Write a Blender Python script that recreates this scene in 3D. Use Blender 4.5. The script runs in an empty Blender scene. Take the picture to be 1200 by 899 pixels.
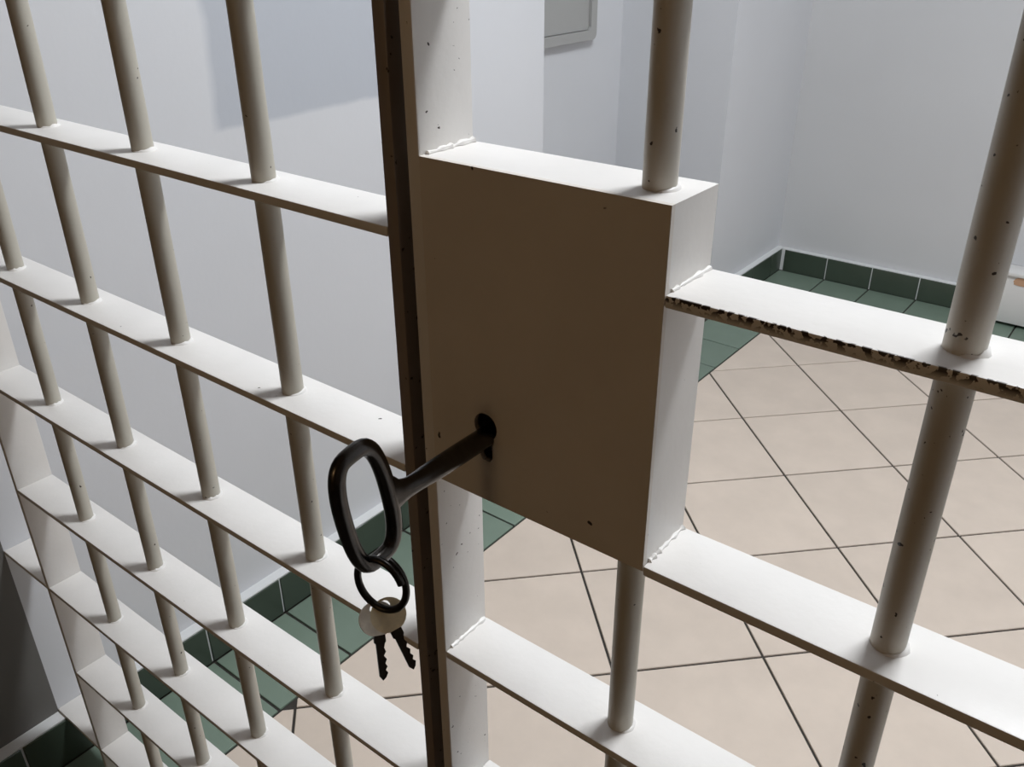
import bpy, bmesh, math, random
from mathutils import Vector, Matrix, noise, geometry

random.seed(7)
scene = bpy.context.scene
COL = scene.collection
H = 1.0054                      # height of the measuring origin above the floor

# ------------------------------------------------------------------ camera
YAW, PITCH, ROLL = 0.6658, -0.4859, -0.0060
cam_d = bpy.data.cameras.new('camera')
cam = bpy.data.objects.new('camera', cam_d); COL.objects.link(cam)
fw = Vector((-math.sin(YAW) * math.cos(PITCH), math.cos(YAW) * math.cos(PITCH), math.sin(PITCH)))
rt = Vector((math.cos(YAW), math.sin(YAW), 0)); up = rt.cross(fw)
cr, sr = math.cos(ROLL), math.sin(ROLL)
rt2 = cr * rt + sr * up; up2 = -sr * rt + cr * up
cam.matrix_world = Matrix(((rt2.x, up2.x, -fw.x, 0.3967), (rt2.y, up2.y, -fw.y, -0.3776),
                           (rt2.z, up2.z, -fw.z, 0.3232 + H), (0, 0, 0, 1)))
cam_d.sensor_width = 36; cam_d.lens = 36 * 1035.45 / 1200
cam_d.clip_start = 0.01; cam_d.clip_end = 50
scene.camera = cam

# ------------------------------------------------------------------ world, lights, exposure
w = bpy.data.worlds.new('world'); scene.world = w; w.use_nodes = True
w.node_tree.nodes['Background'].inputs[0].default_value = (0.9, 0.95, 1, 1)
w.node_tree.nodes['Background'].inputs[1].default_value = 0.02
scene.view_settings.view_transform = 'Standard'; scene.view_settings.look = 'None'
scene.view_settings.gamma = 1; scene.view_settings.use_curve_mapping = False
scene.view_settings.exposure = 0.0
LAMP = Vector((0.45, 1.00, 2.15 + H)); LAMP_SIZE = (0.60, 0.30); LAMP_W = 59.0
CEIL = 2.20 + H
ld = bpy.data.lights.new('cell_ceiling_light', 'AREA'); ld.shape = 'RECTANGLE'
ld.size, ld.size_y = LAMP_SIZE; ld.energy = LAMP_W; ld.color = (0.93, 0.965, 1.0)
lo = bpy.data.objects.new('cell_ceiling_light', ld); COL.objects.link(lo)
lo.location = LAMP - Vector((0, 0, 0.012))
FILL_POS = Vector((0.05, -2.38, 0.62 + H))        # added warm fill to lift box and rod fronts, unseen behind the viewer
bd = bpy.data.lights.new('corridor_fill_light', 'POINT'); bd.energy = 9.0; bd.color = (1.0, 0.68, 0.36); bd.shadow_soft_size = 0.16
bo = bpy.data.objects.new('corridor_fill_light', bd); COL.objects.link(bo); bo.location = FILL_POS

# ------------------------------------------------------------------ material helpers
def mat(name, base, rough=0.5, metal=0.0, spec=0.5):
    m = bpy.data.materials.new(name); m.use_nodes = True
    b = m.node_tree.nodes['Principled BSDF']
    b.inputs['Base Color'].default_value = (*base, 1); b.inputs['Roughness'].default_value = rough
    b.inputs['Metallic'].default_value = metal
    b.inputs['Specular IOR Level'].default_value = spec
    return m, m.node_tree, b

def nd(nt, typ, **kw):
    n = nt.nodes.new(typ)
    for k, v in kw.items():
        if k in n.inputs: n.inputs[k].default_value = v
        else: setattr(n, k, v)
    return n

def ramp(nt, src, stops):
    r = nt.nodes.new('ShaderNodeValToRGB'); e = r.color_ramp.elements
    e[0].position, e[0].color = stops[0][0], (*stops[0][1], 1)
    e[1].position, e[1].color = stops[1][0], (*stops[1][1], 1)
    for p, c in stops[2:]:
        q = e.new(p); q.color = (*c, 1)
    nt.links.new(src, r.inputs[0]); return r

def mix(nt, fac, a, b, blend='MIX'):
    m = nt.nodes.new('ShaderNodeMix'); m.data_type = 'RGBA'; m.blend_type = blend
    for s, v in ((0, fac), (6, a), (7, b)):
        if isinstance(v, (int, float)): m.inputs[s].default_value = v
        elif isinstance(v, tuple): m.inputs[s].default_value = (*v, 1)
        else: nt.links.new(v, m.inputs[s])
    return m.outputs[2]

def bump(nt, b, height, strength, dist=0.002):
    n = nt.nodes.new('ShaderNodeBump'); n.inputs['Strength'].default_value = strength
    n.inputs['Distance'].default_value = dist
    nt.links.new(height, n.inputs['Height']); nt.links.new(n.outputs[0], b.inputs['Normal'])

def m_paint(name, base, chip_lo, rough=0.42, chip_scale=90, edge=False):
    """enamel paint on steel: faint brush mottling, dark chips where the paint is knocked off"""
    m, nt, b = mat(name, base, rough)
    g = nd(nt, 'ShaderNodeNewGeometry')
    n1 = nd(nt, 'ShaderNodeTexNoise', Scale=14.0, Detail=4.0)
    nt.links.new(g.outputs['Position'], n1.inputs['Vector'])
    c1 = ramp(nt, n1.outputs[0], [(0.3, tuple(x * 0.93 for x in base)), (0.7, base)])
    n2 = nd(nt, 'ShaderNodeTexNoise', Scale=float(chip_scale), Detail=2.0, Roughness=0.45)
    nt.links.new(g.outputs['Position'], n2.inputs['Vector'])
    f = ramp(nt, n2.outputs[0], [(chip_lo, (0, 0, 0)), (chip_lo + 0.02, (1, 1, 1))])
    fac = f.outputs[0]
    if edge:        # paint knocked off along the front edge only
        tc = nd(nt, 'ShaderNodeTexCoord'); sp = nd(nt, 'ShaderNodeSeparateXYZ'); nt.links.new(tc.outputs['Object'], sp.inputs[0])
        r1 = nd(nt, 'ShaderNodeMapRange'); r1.inputs[1].default_value = -0.0238; r1.inputs[2].default_value = -0.0245
        nt.links.new(sp.outputs[1], r1.inputs[0])
        r2 = nd(nt, 'ShaderNodeMapRange'); r2.inputs[1].default_value = -0.0022; r2.inputs[2].default_value = 0.0016
        nt.links.new(sp.outputs[2], r2.inputs[0])
        k1 = nd(nt, 'ShaderNodeMath', operation='MULTIPLY'); nt.links.new(r1.outputs[0], k1.inputs[0]); nt.links.new(r2.outputs[0], k1.inputs[1])
        k2 = nd(nt, 'ShaderNodeMath', operation='MULTIPLY'); nt.links.new(k1.outputs[0], k2.inputs[0]); nt.links.new(fac, k2.inputs[1])
        fac = k2.outputs[0]
    col = mix(nt, fac, c1.outputs[0], (0.035, 0.022, 0.016))
    nt.links.new(col, b.inputs['Base Color'])
    n3 = nd(nt, 'ShaderNodeTexNoise', Scale=160.0, Detail=3.0)
    nt.links.new(g.outputs['Position'], n3.inputs['Vector'])
    bump(nt, b, n3.outputs[0], 0.12, 0.0012)
    return m

def m_wall(name, base, patch=False):
    m, nt, b = mat(name, base, 0.55, spec=0.35)
    g = nd(nt, 'ShaderNodeNewGeometry')
    n1 = nd(nt, 'ShaderNodeTexNoise', Scale=2.2, Detail=5.0)
    nt.links.new(g.outputs['Position'], n1.inputs['Vector'])
    col = ramp(nt, n1.outputs[0], [(0.3, tuple(x * 0.96 for x in base)), (0.7, base)]).outputs[0]
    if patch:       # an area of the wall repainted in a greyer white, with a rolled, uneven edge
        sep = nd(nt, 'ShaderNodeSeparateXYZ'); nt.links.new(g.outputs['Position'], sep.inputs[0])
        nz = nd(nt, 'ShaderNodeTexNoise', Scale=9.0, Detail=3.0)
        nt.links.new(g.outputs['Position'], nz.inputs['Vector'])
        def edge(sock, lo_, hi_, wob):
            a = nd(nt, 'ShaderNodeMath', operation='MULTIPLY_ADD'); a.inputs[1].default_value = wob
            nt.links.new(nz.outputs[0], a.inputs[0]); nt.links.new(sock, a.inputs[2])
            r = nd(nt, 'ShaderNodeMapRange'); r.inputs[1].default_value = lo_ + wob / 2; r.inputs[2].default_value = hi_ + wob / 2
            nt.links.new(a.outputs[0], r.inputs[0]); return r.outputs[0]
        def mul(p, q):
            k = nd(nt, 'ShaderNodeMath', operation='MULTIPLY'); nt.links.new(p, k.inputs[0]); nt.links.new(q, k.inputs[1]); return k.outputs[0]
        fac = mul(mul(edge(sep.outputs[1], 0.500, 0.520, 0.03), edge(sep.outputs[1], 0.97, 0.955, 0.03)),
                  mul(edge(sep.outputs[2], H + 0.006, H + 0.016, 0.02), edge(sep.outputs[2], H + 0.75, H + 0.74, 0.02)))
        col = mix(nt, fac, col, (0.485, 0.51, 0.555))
    nt.links.new(col, b.inputs['Base Color'])
    n3 = nd(nt, 'ShaderNodeTexNoise', Scale=70.0, Detail=3.0)
    nt.links.new(g.outputs['Position'], n3.inputs['Vector'])
    bump(nt, b, n3.outputs[0], 0.10, 0.002)
    return m

def m_tile(name, base, rough, var=0.05):
    m, nt, b = mat(name, base, rough)
    oi = nd(nt, 'ShaderNodeObjectInfo'); g = nd(nt, 'ShaderNodeNewGeometry')
    n1 = nd(nt, 'ShaderNodeTexNoise', Scale=9.0, Detail=6.0, Roughness=0.6)
    nt.links.new(g.outputs['Position'], n1.inputs['Vector'])
    c = ramp(nt, n1.outputs[0], [(0.3, tuple(x * 0.94 for x in base)), (0.7, tuple(min(1, x * 1.04) for x in base))])
    v = ramp(nt, oi.outputs['Random'], [(0.0, (1 - var,) * 3), (1.0, (1, 1, 1))])
    nt.links.new(mix(nt, 1.0, c.outputs[0], v.outputs[0], 'MULTIPLY'), b.inputs['Base Color'])
    n3 = nd(nt, 'ShaderNodeTexNoise', Scale=45.0, Detail=2.0)
    nt.links.new(g.outputs['Position'], n3.inputs['Vector'])
    bump(nt, b, n3.outputs[0], 0.06, 0.001)
    return m

def m_metal(name, base, rough, metal=1.0):
    m, nt, b = mat(name, base, rough, metal)
    g = nd(nt, 'ShaderNodeNewGeometry')
    n1 = nd(nt, 'ShaderNodeTexNoise', Scale=150.0, Detail=4.0)
    nt.links.new(g.outputs['Position'], n1.inputs['Vector'])
    c = ramp(nt, n1.outputs[0], [(0.35, tuple(x * 0.8 for x in base)), (0.65, base)])
    nt.links.new(c.outputs[0], b.inputs['Base Color'])
    bump(nt, b, n1.outputs[0], 0.15, 0.0006)
    return m

PAINT = (0.80, 0.775, 0.745)
M = dict(
    paint=m_paint('cream_enamel', PAINT, 0.795, chip_scale=150),
    chipped=m_paint('chipped_enamel', PAINT, 0.715, chip_scale=190),
    edge=m_paint('edge_chipped_enamel', PAINT, 0.49, chip_scale=250, edge=True),
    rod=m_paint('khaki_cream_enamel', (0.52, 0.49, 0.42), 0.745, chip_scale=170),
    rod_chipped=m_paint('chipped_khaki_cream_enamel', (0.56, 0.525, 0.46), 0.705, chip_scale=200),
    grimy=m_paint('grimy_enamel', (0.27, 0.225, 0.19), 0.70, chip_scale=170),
    plate=m_paint('lock_plate_enamel', (0.74, 0.69, 0.63), 0.74, 0.5),
    wall=m_wall('white_wall_paint', (0.675, 0.685, 0.71)),
    wall_grey=m_wall('grey_white_wall_paint', (0.60, 0.605, 0.615)),
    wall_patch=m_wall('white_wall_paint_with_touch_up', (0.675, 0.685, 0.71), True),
    corridor=m_wall('corridor_wall_paint', (0.36, 0.275, 0.20)),
    corridor_floor=m_tile('dark_corridor_floor', (0.10, 0.085, 0.07), 0.6),
    ceiling=m_wall('ceiling_paint', (0.80, 0.80, 0.80)),
    beige=m_tile('beige_floor_tile', (0.68, 0.578, 0.487), 0.45),
    green=m_tile('green_tile', (0.19, 0.255, 0.20), 0.40, 0.15),
    dark_green=m_tile('dark_green_glazed_tile', (0.055, 0.075, 0.055), 0.30, 0.15),
    wall_shade=m_wall('corridor_side_painted_shade', (0.155, 0.15, 0.14)),  # shade on the corridor side of the left wall, put into the colour
    grout=m_tile('dark_grout', (0.035, 0.03, 0.025), 0.8),
    mortar=m_wall('white_mortar', (0.72, 0.73, 0.73)),
    steel=m_metal('dark_worn_steel', (0.085, 0.080, 0.076), 0.27),
    black=m_metal('black_ring_steel', (0.045, 0.042, 0.04), 0.35),
    brass=m_metal('pale_brass', (0.92, 0.82, 0.58), 0.5, 0.35),
    nickel=m_metal('nickel_silver', (0.93, 0.88, 0.78), 0.5, 0.35),
    zinc=m_wall('grey_painted_metal', (0.40, 0.40, 0.39)),
    ochre=m_tile('rusty_orange_stain', (0.55, 0.33, 0.20), 0.7),
    plaster=m_wall('white_casing_paint', (0.74, 0.73, 0.71)),
)
md, nt_, b_ = mat('lamp_diffuser', (0.9, 0.9, 0.9), 0.5)
b_.inputs['Emission Color'].default_value = (0.93, 0.965, 1, 1); b_.inputs['Emission Strength'].default_value = 6.0
M['diffuser'] = md

# ------------------------------------------------------------------ mesh helpers
def finish(bm, name, m, smooth=False):
    bmesh.ops.recalc_face_normals(bm, faces=bm.faces)
    me = bpy.data.meshes.new(name); bm.to_mesh(me); bm.free()
    if m is not None: me.materials.append(m)
    if smooth:
        for p in me.polygons: p.use_smooth = True
        try: me.set_sharp_from_angle(angle=math.radians(40))
        except Exception: pass
    return me

def place(name, me, loc=(0, 0, 0), parent=None, rot=None):
    o = bpy.data.objects.new(name, me); COL.objects.link(o)
    loc = Vector(loc)
    if parent is not None:
        o.parent = parent
        pl = Vector(parent.location); q = parent.parent
        while q is not None: pl += Vector(q.location); q = q.parent
        loc = loc - pl
    o.location = loc
    if rot: o.rotation_euler = rot
    return o

def tag(o, label, cat, group=None, kind=None):
    o['label'] = label; o['category'] = cat
    if group: o['group'] = group
    if kind: o['kind'] = kind
    return o

def empty(name, loc, label, cat, group=None):
    e = bpy.data.objects.new(name, None); COL.objects.link(e); e.location = loc
    e.empty_display_size = 0.05
    return tag(e, label, cat, group)

def add_box(bm, x0, x1, y0, y1, z0, z1):
    v = [bm.verts.new(p) for p in ((x0, y0, z0), (x1, y0, z0), (x1, y1, z0), (x0, y1, z0),
                                   (x0, y0, z1), (x1, y0, z1), (x1, y1, z1), (x0, y1, z1))]
    for f in ((0, 3, 2, 1), (4, 5, 6, 7), (0, 1, 5, 4), (1, 2, 6, 5), (2, 3, 7, 6), (3, 0, 4, 7)):
        bm.faces.new([v[i] for i in f])

def box_mesh(name, sx, sy, sz, m, bev=0.0, seg=2):
    """box centred on the origin with rounded edges"""
    bm = bmesh.new(); add_box(bm, -sx / 2, sx / 2, -sy / 2, sy / 2, -sz / 2, sz / 2)
    if bev: bmesh.ops.bevel(bm, geom=bm.edges[:], offset=bev, segments=seg, affect='EDGES', profile=0.5)
    return finish(bm, name, m, bool(bev))

def boxes_mesh(name, L, m):
    bm = bmesh.new()
    for b in L: add_box(bm, *b)
    return finish(bm, name, m)

def tube_mesh(name, pts, radii, m, closed=False, seg=14, ref=None):
    """sweep an elliptical section (ra across 'ref' normal, rb along it) through points"""
    bm = bmesh.new(); n = len(pts); rings = []
    pts = [Vector(p) for p in pts]
    prev = None
    for i, p in enumerate(pts):
        if closed: t = (pts[(i + 1) % n] - pts[i - 1]).normalized()
        else: t = (pts[min(i + 1, n - 1)] - pts[max(i - 1, 0)]).normalized()
        if ref is not None: u = Vector(ref)
        elif prev is None: u = t.orthogonal()
        else: u = prev
        u = (u - t * u.dot(t)).normalized(); prev = u
        v = t.cross(u)
        r = radii[i] if isinstance(radii, list) else radii
        ra, rb = r if isinstance(r, tuple) else (r, r)
        rings.append([bm.verts.new(p + u * ra * math.cos(2 * math.pi * k / seg) + v * rb * math.sin(2 * math.pi * k / seg)) for k in range(seg)])
    for i in range(n if closed else n - 1):
        a, b = rings[i], rings[(i + 1) % n]
        for k in range(seg): bm.faces.new((a[k], a[(k + 1) % seg], b[(k + 1) % seg], b[k]))
    if not closed:
        bm.faces.new(rings[0]); bm.faces.new(rings[-1])
    return finish(bm, name, m, True)

def rod_mesh(name, length, r, m):
    return tube_mesh(name, [(0, 0, z * length) for z in (-0.5, 0.5)], r, m, seg=28, ref=(1, 0, 0))

def prism_mesh(name, outline, holes, thick, m, axis='Y', bev=0):
    """flat plate from a 2-D outline (u, v) with holes, thickness along the third axis"""
    loops = [[Vector((u, v, 0)) for u, v in outline]] + [[Vector((u, v, 0)) for u, v in h] for h in holes]
    tris = geometry.tessellate_polygon(loops)
    flat = [p for l in loops for p in l]
    bm = bmesh.new()
    f = (lambda p, d: (p.x, d, p.y)) if axis == 'Y' else (lambda p, d: (d, p.x, p.y)) if axis == 'X' else (lambda p, d: (p.x, p.y, d))
    A = [bm.verts.new(f(p, -thick / 2)) for p in flat]; B = [bm.verts.new(f(p, thick / 2)) for p in flat]
    for t in tris:
        try:
            bm.faces.new([A[i] for i in t]); bm.faces.new([B[i] for i in reversed(t)])
        except ValueError: pass
    k = 0
    for l in loops:
        n = len(l)
        for i in range(n):
            a, b = k + i, k + (i + 1) % n
            bm.faces.new((A[a], A[b], B[b], B[a]))
        k += n
    return finish(bm, name, m)

# ------------------------------------------------------------------ setting: floor
ZF = 0.0
XWALL, XBASE = -0.9215, -0.8953          # plaster face and baseboard face of the left wall
YBACK, YBASE = 3.1317, 3.1055
XR, YF = 2.20, -2.60                      # right wall, corridor end
XB, YB = -0.689, 2.899                    # inner edges of the green border
REC_X, REC_Y0, REC_Y1 = -1.350, 1.432, 2.485
floor = place('floor', boxes_mesh('floor', [(REC_X - 0.1, XR + 0.1, YF - 0.1, YBACK + 0.1, -0.12, -0.004)], M['grout']))
tag(floor, 'beige diagonal tile floor with green tile border and dark joints', 'floor', kind='structure')

def clip(poly, ax, lim, keep_less):
    out = []
    for i in range(len(poly)):
        a, b = poly[i - 1], poly[i]
        ia = (a[ax] <= lim) == keep_less; ib = (b[ax] <= lim) == keep_less
        if ia != ib:
            t = (lim - a[ax]) / (b[ax] - a[ax]); out.append((a[0] + t * (b[0] - a[0]), a[1] + t * (b[1] - a[1])))
        if ib: out.append(b)
    return out
def tile_poly(poly, m, name):
    cx = sum(p[0] for p in poly) / len(poly); cy = sum(p[1] for p in poly) / len(poly)
    bm = bmesh.new()
    top = [bm.verts.new((x - cx, y - cy, 0)) for x, y in poly]; bot = [bm.verts.new((x - cx, y - cy, -0.006)) for x, y in poly]
    bm.faces.new(top); n = len(poly)
    for i in range(n): bm.faces.new((top[i], bot[i], bot[(i + 1) % n], top[(i + 1) % n]))
    ar = abs(sum(poly[i - 1][0] * poly[i][1] - poly[i][0] * poly[i - 1][1] for i in range(n))) / 2
    if ar > 0.003:
        bmesh.ops.bevel(bm, geom=[e for e in bm.edges if all(abs(v.co.z) < 1e-6 for v in e.verts)], offset=0.0012, segments=1, affect='EDGES')
    me = finish(bm, name, m)
    place(name, me, (cx, cy, ZF), floor)
TH, TA, O1, O2 = 0.79949, 0.31016, 1.93770, -0.37328
n1 = Vector((-math.sin(TH), math.cos(TH))); n2 = Vector((-math.cos(TH), -math.sin(TH)))
G = 0.0027
tile_cache = None
for i in range(-14, 18):
    for j in range(-16, 16):
        q = []
        for di, dj in ((0, 0), (1, 0), (1, 1), (0, 1)):
            a = O1 + (i + di) * TA + (G if di == 0 else -G); b = O2 + (j + dj) * TA + (G if dj == 0 else -G)
            p = n1 * a + n2 * b; q.append((p.x, p.y))
        full = q[:]
        for ax, lim, less in ((0, XB + G, False), (0, XR - 0.206, True), (1, -0.02, False), (1, YB - G, True)):
            if q: q = clip(q, ax, lim, less)
        if len(q) < 3: continue
        ar = abs(sum(q[k - 1][0] * q[k][1] - q[k][0] * q[k - 1][1] for k in range(len(q)))) / 2
        if ar < 0.0002: continue
        tile_poly(q, M['beige'], 'floor_tile')
BT = 0.1815
y = 0.468 - 12 * BT
border_me = box_mesh('border_tile', 0.206 - 2 * G, BT - 2 * G, 0.010, M['green'], 0.0010, 1)
while y < YBASE - 0.02:
    if y + BT <= YB and y > YF: place('border_tile', border_me, (XB - 0.103, y + BT / 2, ZF - 0.005), floor)
    y += BT
border_me2 = box_mesh('border_tile', BT - 2 * G, 0.206 - 2 * G, 0.010, M['green'], 0.0010, 1)
x = -0.700
for k in range(15): place('border_tile', border_me2, (-0.700 + (k + 0.5) * BT, YBASE - 0.103, ZF - 0.005), floor)
border_corner = box_mesh('border_tile', 0.195 - 2 * G, 0.206 - 2 * G, 0.010, M['green'], 0.0010, 1)
place('border_tile', border_corner, (-0.700 - 0.0975, YBASE - 0.103, ZF - 0.005), floor)
ylast = 0.468 + math.floor((YB - 0.468) / BT) * BT
border_cut = box_mesh('border_tile', 0.206 - 2 * G, YB - ylast - 2 * G, 0.010, M['green'], 0.0010, 1)
place('border_tile', border_cut, (XB - 0.103, (YB + ylast) / 2, ZF - 0.005), floor)

# ------------------------------------------------------------------ setting: walls
TOPZ = CEIL
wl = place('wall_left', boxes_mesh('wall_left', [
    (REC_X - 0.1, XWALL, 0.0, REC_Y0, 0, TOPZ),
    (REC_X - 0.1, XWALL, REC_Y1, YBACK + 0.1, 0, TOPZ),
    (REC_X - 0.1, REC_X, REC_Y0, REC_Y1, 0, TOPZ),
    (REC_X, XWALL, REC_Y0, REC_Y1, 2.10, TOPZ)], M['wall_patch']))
tag(wl, 'white painted side wall with a greyer touched-up patch and a doorway recess', 'wall', kind='structure')
wc = place('wall_corridor', boxes_mesh('wall_corridor', [(REC_X - 0.1, XWALL, YF - 0.1, 0.0, 0, TOPZ)], M['wall_shade']))
tag(wc, 'corridor wall with its shade painted in as dark grey at the left edge of the bars', 'wall', kind='structure')
wb = place('wall_back', boxes_mesh('wall_back', [(REC_X - 0.1, XR + 0.1, YBACK, YBACK + 0.12, 0, TOPZ)], M['wall_grey']))
tag(wb, 'pale grey-white wall at the far end of the cell', 'wall', kind='structure')
wr = place('wall_right', boxes_mesh('wall_right', [(XR, XR + 0.12, YF - 0.1, YBACK + 0.1, 0, TOPZ)], M['wall']))
tag(wr, 'white wall closing the right side of the cell', 'wall', kind='structure')
wf = place('wall_front', boxes_mesh('wall_front', [(REC_X - 0.1, XR + 0.1, YF - 0.12, YF, 0, TOPZ)], M['corridor']))
tag(wf, 'brown painted corridor wall opposite the bars', 'wall', kind='structure')
wbars = place('wall_bars', boxes_mesh('wall_bars', [(XWALL, XR, -0.08, 0.12, 1.062 + H, TOPZ), (0.865, XR, -0.08, 0.12, 0, 1.062 + H)], M['wall']))
tag(wbars, 'wall above and to the right of the barred opening', 'wall', kind='structure')
cf = place('floor_corridor', boxes_mesh('floor_corridor', [(XB, XR, YF, -0.022, -0.004, 0.0)], M['corridor_floor']))
tag(cf, 'dark corridor floor in front of the bars', 'floor', kind='structure')
cc = place('ceiling_corridor', boxes_mesh('ceiling_corridor', [(XWALL, XR, YF, -0.08, CEIL - 0.1, CEIL)], M['corridor']))
tag(cc, 'brown painted corridor ceiling', 'ceiling', kind='structure')
ce = place('ceiling', boxes_mesh('ceiling', [(REC_X - 0.1, XR + 0.1, YF - 0.1, YBACK + 0.1, CEIL, CEIL + 0.1)], M['ceiling']))
tag(ce, 'plain white ceiling over cell and corridor', 'ceiling', kind='structure')

# baseboards: white mortar bed with green tiles set on it
ZT = 0.0934
def baseboard(name, label, bed, tiles):
    o = place(name, boxes_mesh(name, bed, M['mortar'])); tag(o, label, 'baseboard', kind='structure')
    for (me, loc) in tiles: place('baseboard_tile', me, loc, o)
    return o
bt_l = box_mesh('baseboard_tile', 0.0060, BT - 0.0038, ZT - 0.003, M['dark_green'], 0.0012, 1)
bt_b = box_mesh('baseboard_tile', BT - 0.0038, 0.0060, ZT - 0.003, M['dark_green'], 0.0012, 1)
tl = []
y = 0.466 - 12 * BT
while y < YBASE - 0.05:
    if YF < y and not (y + BT > REC_Y0 and y < REC_Y1): tl.append((bt_l, (XBASE - 0.0022, y + BT / 2, (ZT - 0.003) / 2)))
    y += BT
baseboard('baseboard_left', 'green tiled baseboard with white ledge along the left wall',
          [(XWALL, XBASE - 0.0022, YF, REC_Y0, 0, ZT), (XWALL, XBASE - 0.0022, REC_Y1, YBACK, 0, ZT)], tl)
baseboard('baseboard_back', 'green tiled baseboard with white ledge along the far wall',
          [(XBASE, XR, YBASE + 0.0022, YBACK, 0, ZT)],
          [(bt_b, (-0.882 + (k + 0.5) * BT, YBASE + 0.0022, (ZT - 0.003) / 2)) for k in range(16)])

# ------------------------------------------------------------------ ceiling lamp of the cell
lamp = empty('ceiling_light', LAMP + Vector((0, 0, 0.05)), 'long white batten lamp on the cell ceiling', 'lamp')
place('housing', box_mesh('housing', LAMP_SIZE[0] + 0.04, LAMP_SIZE[1] + 0.04, 0.05, M['ceiling'], 0.006), LAMP + Vector((0, 0, 0.025)), lamp)
place('diffuser', box_mesh('diffuser', LAMP_SIZE[0], LAMP_SIZE[1], 0.010, M['diffuser'], 0.003), LAMP - Vector((0, 0, 0.005)), lamp)

cl = empty('corridor_fill', (FILL_POS.x, YF, FILL_POS.z), 'added small warm fill lamp, unseen, in the corridor opposite the bars', 'lamp')  # unseen fixture made up around the warm fill
place('back_plate', box_mesh('back_plate', 0.09, 0.02, 0.16, M['zinc'], 0.004), (FILL_POS.x, YF + 0.01, FILL_POS.z), cl)
place('arm', tube_mesh('arm', [(FILL_POS.x, YF + 0.02, FILL_POS.z - 0.05), (FILL_POS.x, YF + 0.10, FILL_POS.z - 0.18), (FILL_POS.x, FILL_POS.y, FILL_POS.z - 0.18)], 0.007, M['zinc'], seg=8), (0, 0, 0), cl)
place('socket', tube_mesh('socket', [(FILL_POS.x, FILL_POS.y, FILL_POS.z - 0.19), (FILL_POS.x, FILL_POS.y, FILL_POS.z - 0.165)], 0.03, M['zinc'], seg=16, ref=(1, 0, 0)), (0, 0, 0), cl)

# ------------------------------------------------------------------ fixed barred panel
BD, BTK, RR = 0.050, 0.0072, 0.0092        # flat bar depth and thickness, rod radius
PX0, PX1 = -0.788, 0.0                      # front-left and right ends of the panel
TOP = 1.05 + H
panel = empty('barred_panel', (PX0 / 2, BD / 2, 0), 'fixed barred panel of cream flat crossbars and round rods left of the door', 'cell bars')
pz = [0.150 - 0.1760 * k for k in range(-6, 7)]           # top faces of the crossbars
pz[6 + 1] = -0.0292; pz[6 + 2] = -0.2046; pz[6 + 3] = -0.3805; pz[6 + 4] = -0.5569; pz[6 + 5] = -0.7292
pz = [z for z in pz if z < 1.03]
weld_me = []
for s in range(5):
    bm = bmesh.new(); rings = []; NA = 14
    for k in range(NA):
        f = k / (NA - 1); a = math.radians(-70 + 230 * f)
        amp = math.sin(math.pi * f) ** 0.5
        wob = (0.62 + 0.5 * noise.noise(Vector((k * 0.83, s * 7.3, 1.7)))) * amp
        prof = ((0.0084, 0.0040 * wob), (0.0096 + 0.0004 * wob, 0.0036 * wob), (0.0098 + 0.0016 * wob, 0.0021 * wob), (0.0100 + 0.0026 * wob, -0.0003))
        rings.append([bm.verts.new((r * math.cos(a), r * math.sin(a), z)) for r, z in prof])
    for k in range(NA - 1):
        for j in range(3): bm.faces.new((rings[k][j], rings[k][j + 1], rings[k + 1][j + 1], rings[k + 1][j]))
    weld_me.append(finish(bm, 'weld', M['paint'], True))
def welds(parent, xs, zs):
    for x in xs:
        for z in zs:
            place('weld', random.choice(weld_me), (x, BD / 2, z + H), parent, (0, 0, random.uniform(-0.5, 0.5)))
# side members
P_L = box_mesh('side_stile', 0.0085, BD, TOP - 0.0, M['paint'], 0.0012)
place('side_stile', P_L, (PX0 + 0.00425, BD / 2, TOP / 2), panel)
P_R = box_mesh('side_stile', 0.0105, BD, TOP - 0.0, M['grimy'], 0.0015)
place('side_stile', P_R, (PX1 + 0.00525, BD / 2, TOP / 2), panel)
place('gap_light_stop', box_mesh('gap_light_stop', 0.024, 0.004, TOP, M['paint'], 0.0008), (PX1 + 0.0075, BD + 0.002, TOP / 2), panel)  # unseen strip added to keep cell light out of the gap
fl = PX1 - (PX0 + 0.0085)
pb = box_mesh('flat_bar', fl, BD, BTK, M['paint'], 0.0012, 2)
for z in pz: place('flat_bar', pb, (PX0 + 0.0085 + fl / 2, BD / 2, z + H - BTK / 2), panel)
px = [-0.1545 - 0.162 * k for k in range(4)]
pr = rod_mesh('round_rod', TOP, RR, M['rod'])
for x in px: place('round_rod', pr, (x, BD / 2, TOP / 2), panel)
welds(panel, px, [z for z in pz if z < 0.3])
an = box_mesh('wall_anchor', PX0 - XWALL, BD, BTK, M['paint'], 0.0012, 2)
for k in (1, 3, 5, 7, 9, 11):
    if k < len(pz): place('wall_anchor', an, ((PX0 + XWALL) / 2, BD / 2, pz[k] + H - BTK / 2), panel)

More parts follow.
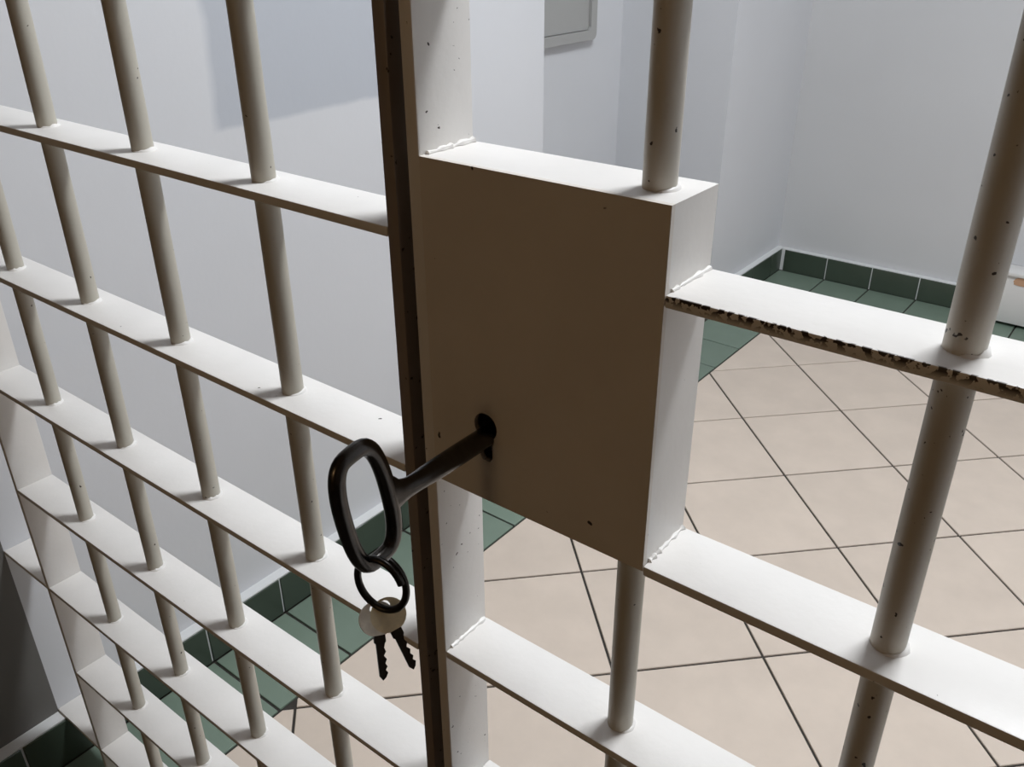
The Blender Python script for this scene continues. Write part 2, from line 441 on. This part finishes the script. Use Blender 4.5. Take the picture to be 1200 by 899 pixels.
# ------------------------------------------------------------------ barred door with the lock box
DX0, DX1 = 0.0215, 0.850
DS = 0.0100
door = empty('barred_door', ((DX0 + DX1) / 2, BD / 2, 0.02), 'barred cell door of cream flat crossbars and round rods with a square lock box', 'cell door')
dh = TOP - 0.02
ds = box_mesh('side_stile', DS, BD, dh, M['chipped'], 0.0013)
place('side_stile', ds, (DX0 + DS / 2, BD / 2, 0.02 + dh / 2), door)
place('side_stile', ds, (DX1 - DS / 2, BD / 2, 0.02 + dh / 2), door)
BX0, BX1, BZ0, BZ1 = DX0 + DS, 0.1995, -0.0270, 0.1990
dz = [0.1524, -0.0231, -0.1935] + [-0.1935 - 0.1735 * k for k in range(1, 5)] + [0.1524 + 0.1735 * k for k in range(1, 6) if 0.1524 + 0.1735 * k < 1.03]
full = DX1 - DX0 - 2 * DS
part = (DX1 - DS) - BX1
fb_full = box_mesh('flat_bar', full, BD, BTK, M['paint'], 0.0012, 2)
fb_p1 = box_mesh('flat_bar', part, BD, BTK, M['edge'], 0.0012, 2)
fb_p2 = box_mesh('flat_bar', part, BD, BTK, M['paint'], 0.0012, 2)
for i, z in enumerate(dz):
    if i < 2: place('flat_bar', fb_p1 if i == 0 else fb_p2, (BX1 + part / 2, BD / 2, z + H - BTK / 2), door)
    else: place('flat_bar', fb_full, (BX0 + full / 2, BD / 2, z + H - BTK / 2), door)
rx = [0.1783, 0.3361, 0.494, 0.652]
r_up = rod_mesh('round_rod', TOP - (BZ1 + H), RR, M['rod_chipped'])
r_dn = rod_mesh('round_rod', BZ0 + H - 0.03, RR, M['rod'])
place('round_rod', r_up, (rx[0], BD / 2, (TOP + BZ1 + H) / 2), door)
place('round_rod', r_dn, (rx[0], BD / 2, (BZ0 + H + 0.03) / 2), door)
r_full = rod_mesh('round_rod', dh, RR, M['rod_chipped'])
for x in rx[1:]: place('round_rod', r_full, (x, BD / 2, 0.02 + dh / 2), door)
welds(door, [rx[0]], [BZ1, dz[2], dz[3]])
welds(door, [rx[1]], dz[:4])

# lock box: hollow steel case, front plate with a cut keyhole
KX, KZ = 0.0780, 0.0232
case_l = []
t = 0.003
case = place('lock_box', boxes_mesh('lock_box', [
    (BX0 - 0.1155, BX1 - 0.1155, 0.0035, BD, BZ1 - t, BZ1),
    (BX0 - 0.1155, BX1 - 0.1155, 0.0035, BD, BZ0, BZ0 + t),
    (BX0 - 0.1155, BX0 + t - 0.1155, 0.0035, BD, BZ0 + t, BZ1 - t),
    (BX1 - t - 0.1155, BX1 - 0.1155, 0.0035, BD, BZ0 + t, BZ1 - t),
    (BX0 + t - 0.1155, BX1 - t - 0.1155, BD - t, BD, BZ0 + t, BZ1 - t)], M['paint']), (0.1155, 0, H), door)
def keyhole():
    pts = []
    for k in range(17):
        a = math.radians(-58 + (360 - 64) * k / 16)
        pts.append((KX + 0.0094 * math.cos(a), KZ + 0.0075 + 0.0098 * math.sin(a)))
    pts += [(KX - 0.0050, KZ - 0.0150), (KX - 0.0026, KZ - 0.0185), (KX + 0.0032, KZ - 0.0185), (KX + 0.0056, KZ - 0.0150)]
    return pts
fp = prism_mesh('front_plate', [(BX0, BZ0), (BX1, BZ0), (BX1, BZ1), (BX0, BZ1)], [keyhole()], 0.0035, M['plate'])
place('front_plate', fp, (0, 0.00175, H), case)
# bead of weld where the box meets the door stile and crossbars
wp = []
for k in range(15):
    f = k / 14
    wp.append((BX0 + 0.001 + 0.0008 * noise.noise(Vector((k, 1, 1))), 0.006 + f * (BD - 0.008), BZ1 + 0.0006 + H))
place('weld', tube_mesh('weld', wp, [0.0017 + 0.0022 * noise.noise(Vector((k * 1.7, 0, 3.4))) for k in range(15)], M['paint'], seg=8), (0, 0, 0), door)
wp2 = [(BX1 + 0.0005, p[1], dz[0] + H + 0.0003) for p in wp]
place('weld', tube_mesh('weld', wp2, [0.0017 + 0.0022 * noise.noise(Vector((k * 1.3, 4, 3.4))) for k in range(15)], M['paint'], seg=8), (0, 0, 0), door)
wp3 = [(BX1 + 0.0005, p[1], dz[1] + H + 0.0003) for p in wp]
place('weld', tube_mesh('weld', wp3, [0.0017 + 0.0022 * noise.noise(Vector((k * 1.1, 9, 3.4))) for k in range(15)], M['paint'], seg=8), (0, 0, 0), door)
wp4 = [(BX0 + 0.0005, p[1], dz[2] + H + 0.0003) for p in wp]
place('weld', tube_mesh('weld', wp4, [0.0017 + 0.0022 * noise.noise(Vector((k * 1.2, 6, 3.4))) for k in range(15)], M['paint'], seg=8), (0, 0, 0), door)

# ------------------------------------------------------------------ big key in the lock
key = empty('lock_key', (KX, -0.05, KZ + H), 'large dark steel key with a long loop handle stuck in the lock', 'key')
ks = [(0.030, .0070, .0070), (-0.030, .0070, .0070), (-0.052, .0066, .0066), (-0.064, .0058, .0062), (-0.073, .0048, .0068),
      (-0.080, .0044, .0092), (-0.0850, .0042, .0130), (-0.0885, .0040, .0175)]
place('shank', tube_mesh('shank', [(KX, y, KZ + H + (0.001 if y < -0.08 else 0)) for y, a, b in ks], [(a, b) for y, a, b in ks], M['steel'], seg=18, ref=(1, 0, 0)), (0, 0, 0), key)
place('bit', box_mesh('bit', 0.004, 0.012, 0.016, M['steel'], 0.0006), (KX, 0.022, KZ + H - 0.011), key)
BY, BZ, HL, HW = -0.1058, 0.0272, 0.0400, 0.0172
bow = []
for k in range(52):
    a = 2 * math.pi * k / 52; c_, s_ = math.cos(a), math.sin(a)
    bow.append((HW * math.copysign(abs(c_) ** 0.56, c_), HL * math.copysign(abs(s_) ** 0.84, s_)))
ang = math.radians(10)
pts = [(KX, BY + u * math.cos(ang) - v * math.sin(ang), BZ + H + u * math.sin(ang) + v * math.cos(ang)) for u, v in bow]
place('bow', tube_mesh('bow', pts, [(0.0046, 0.0052)] * len(pts), M['steel'], closed=True, seg=14, ref=(1, 0, 0)), (0, 0, 0), key)

# split ring through the loop
RC = Vector((0.0855, -0.1070, -0.0240 + H)); RRAD = 0.0178
pts = []
NT = 46
for k in range(NT + 1):
    a = math.radians(20) + 2 * math.pi * 1.14 * k / NT
    off = -0.0020 + 0.0040 * k / NT
    pts.append((RRAD * 0.90 * math.cos(a), off, RRAD * 1.08 * math.sin(a)))
ring = place('key_ring', tube_mesh('key_ring', pts, 0.0023, M['black'], seg=10, ref=(0, 1, 0)), RC, None, (0, 0, math.radians(14)))
tag(ring, 'black split ring hanging from the loop of the big key', 'key ring')

def small_key(label, m, hole, tilt, spin, yoff):
    e = empty('small_key', hole, label, 'key', 'small keys on the split ring')
    R0 = 0.0105
    out = []
    for k in range(25):
        a = math.radians(-68 + 316 * k / 24)
        out.append((R0 * 1.05 * math.cos(a), -0.0068 + R0 * math.sin(a)))
    hl = [(0.0040 * math.cos(2 * math.pi * k / 12), 0.0035 * math.sin(2 * math.pi * k / 12) - 0.0010) for k in range(12)]
    place('bow', prism_mesh('bow', out, [hl], 0.0020, m), hole, e)
    bl = [(-0.0035, -0.0155), (-0.0035, -0.0205), (-0.0026, -0.0215), (-0.0026, -0.0400), (-0.0008, -0.0425), (0.0012, -0.0410),
          (0.0026, -0.0385), (0.0014, -0.0368), (0.0027, -0.0350), (0.0016, -0.0330), (0.0028, -0.0308), (0.0013, -0.0286), (0.0028, -0.0264),
          (0.0020, -0.0240), (0.0028, -0.0215), (0.0036, -0.0205), (0.0036, -0.0155)]
    place('blade', prism_mesh('blade', bl, [], 0.0019, M['steel'] if m is M['nickel'] else M['steel']), hole, e)
    e.rotation_mode = 'YXZ'; e.rotation_euler = (math.radians(-38), tilt, spin)
    return e
small_key('small pale key on the split ring with its blade hanging nearly straight down', M['nickel'], (0.0800, -0.1085, -0.0435 + H), math.radians(9), math.radians(66), 0)
small_key('small pale key on the split ring with its blade angled toward the door', M['brass'], (0.0825, -0.1045, -0.0430 + H), math.radians(-14), math.radians(60), 0)

# ------------------------------------------------------------------ things in the cell
# grey wall plate in the recess
pl = empty('wall_plate', (REC_X, 2.08, -0.04 + H), 'grey metal hatch plate on the wall of the doorway recess', 'hatch')
def rrect(y0, y1, z0, z1, r):
    o = []
    for cx, cz, a0 in ((y1 - r, z0 + r, -90), (y1 - r, z1 - r, 0), (y0 + r, z1 - r, 90), (y0 + r, z0 + r, 180)):
        for k in range(6): a = math.radians(a0 + 90 * k / 5); o.append((cx + r * math.cos(a), cz + r * math.sin(a)))
    return o
place('frame', prism_mesh('frame', rrect(1.88, 2.285, -0.040, 0.300, 0.02), [rrect(1.91, 2.252, -0.010, 0.270, 0.012)], 0.024, M['zinc'], 'X'), (REC_X + 0.012, 0, H), pl)
place('cover', prism_mesh('cover', rrect(1.912, 2.250, -0.008, 0.268, 0.011), [], 0.014, M['zinc'], 'X'), (REC_X + 0.007, 0, H), pl)

# low white casing at the far wall
cs = empty('pipe_casing', (0.35, 3.08, 0), 'low white boxed casing at the foot of the far wall', 'casing')
place('case_body', box_mesh('case_body', 0.90, 0.085, 0.178, M['plaster'], 0.003), (0.355, 3.0885, 0.012 + 0.089), cs)
place('case_lid', box_mesh('case_lid', 0.92, 0.095, 0.014, M['plaster'], 0.003), (0.355, 3.0835, 0.197), cs)
blob = []
for k in range(18):
    a = 2 * math.pi * k / 18; r = 1 + 0.35 * noise.noise(Vector((2 * math.cos(a), 2 * math.sin(a), 5)))
    blob.append((0.030 * r * math.cos(a), 0.015 * r * math.sin(a)))
place('rust_patch', prism_mesh('rust_patch', blob, [], 0.003, M['ochre']), (0.012, 3.0455, 0.172), cs)
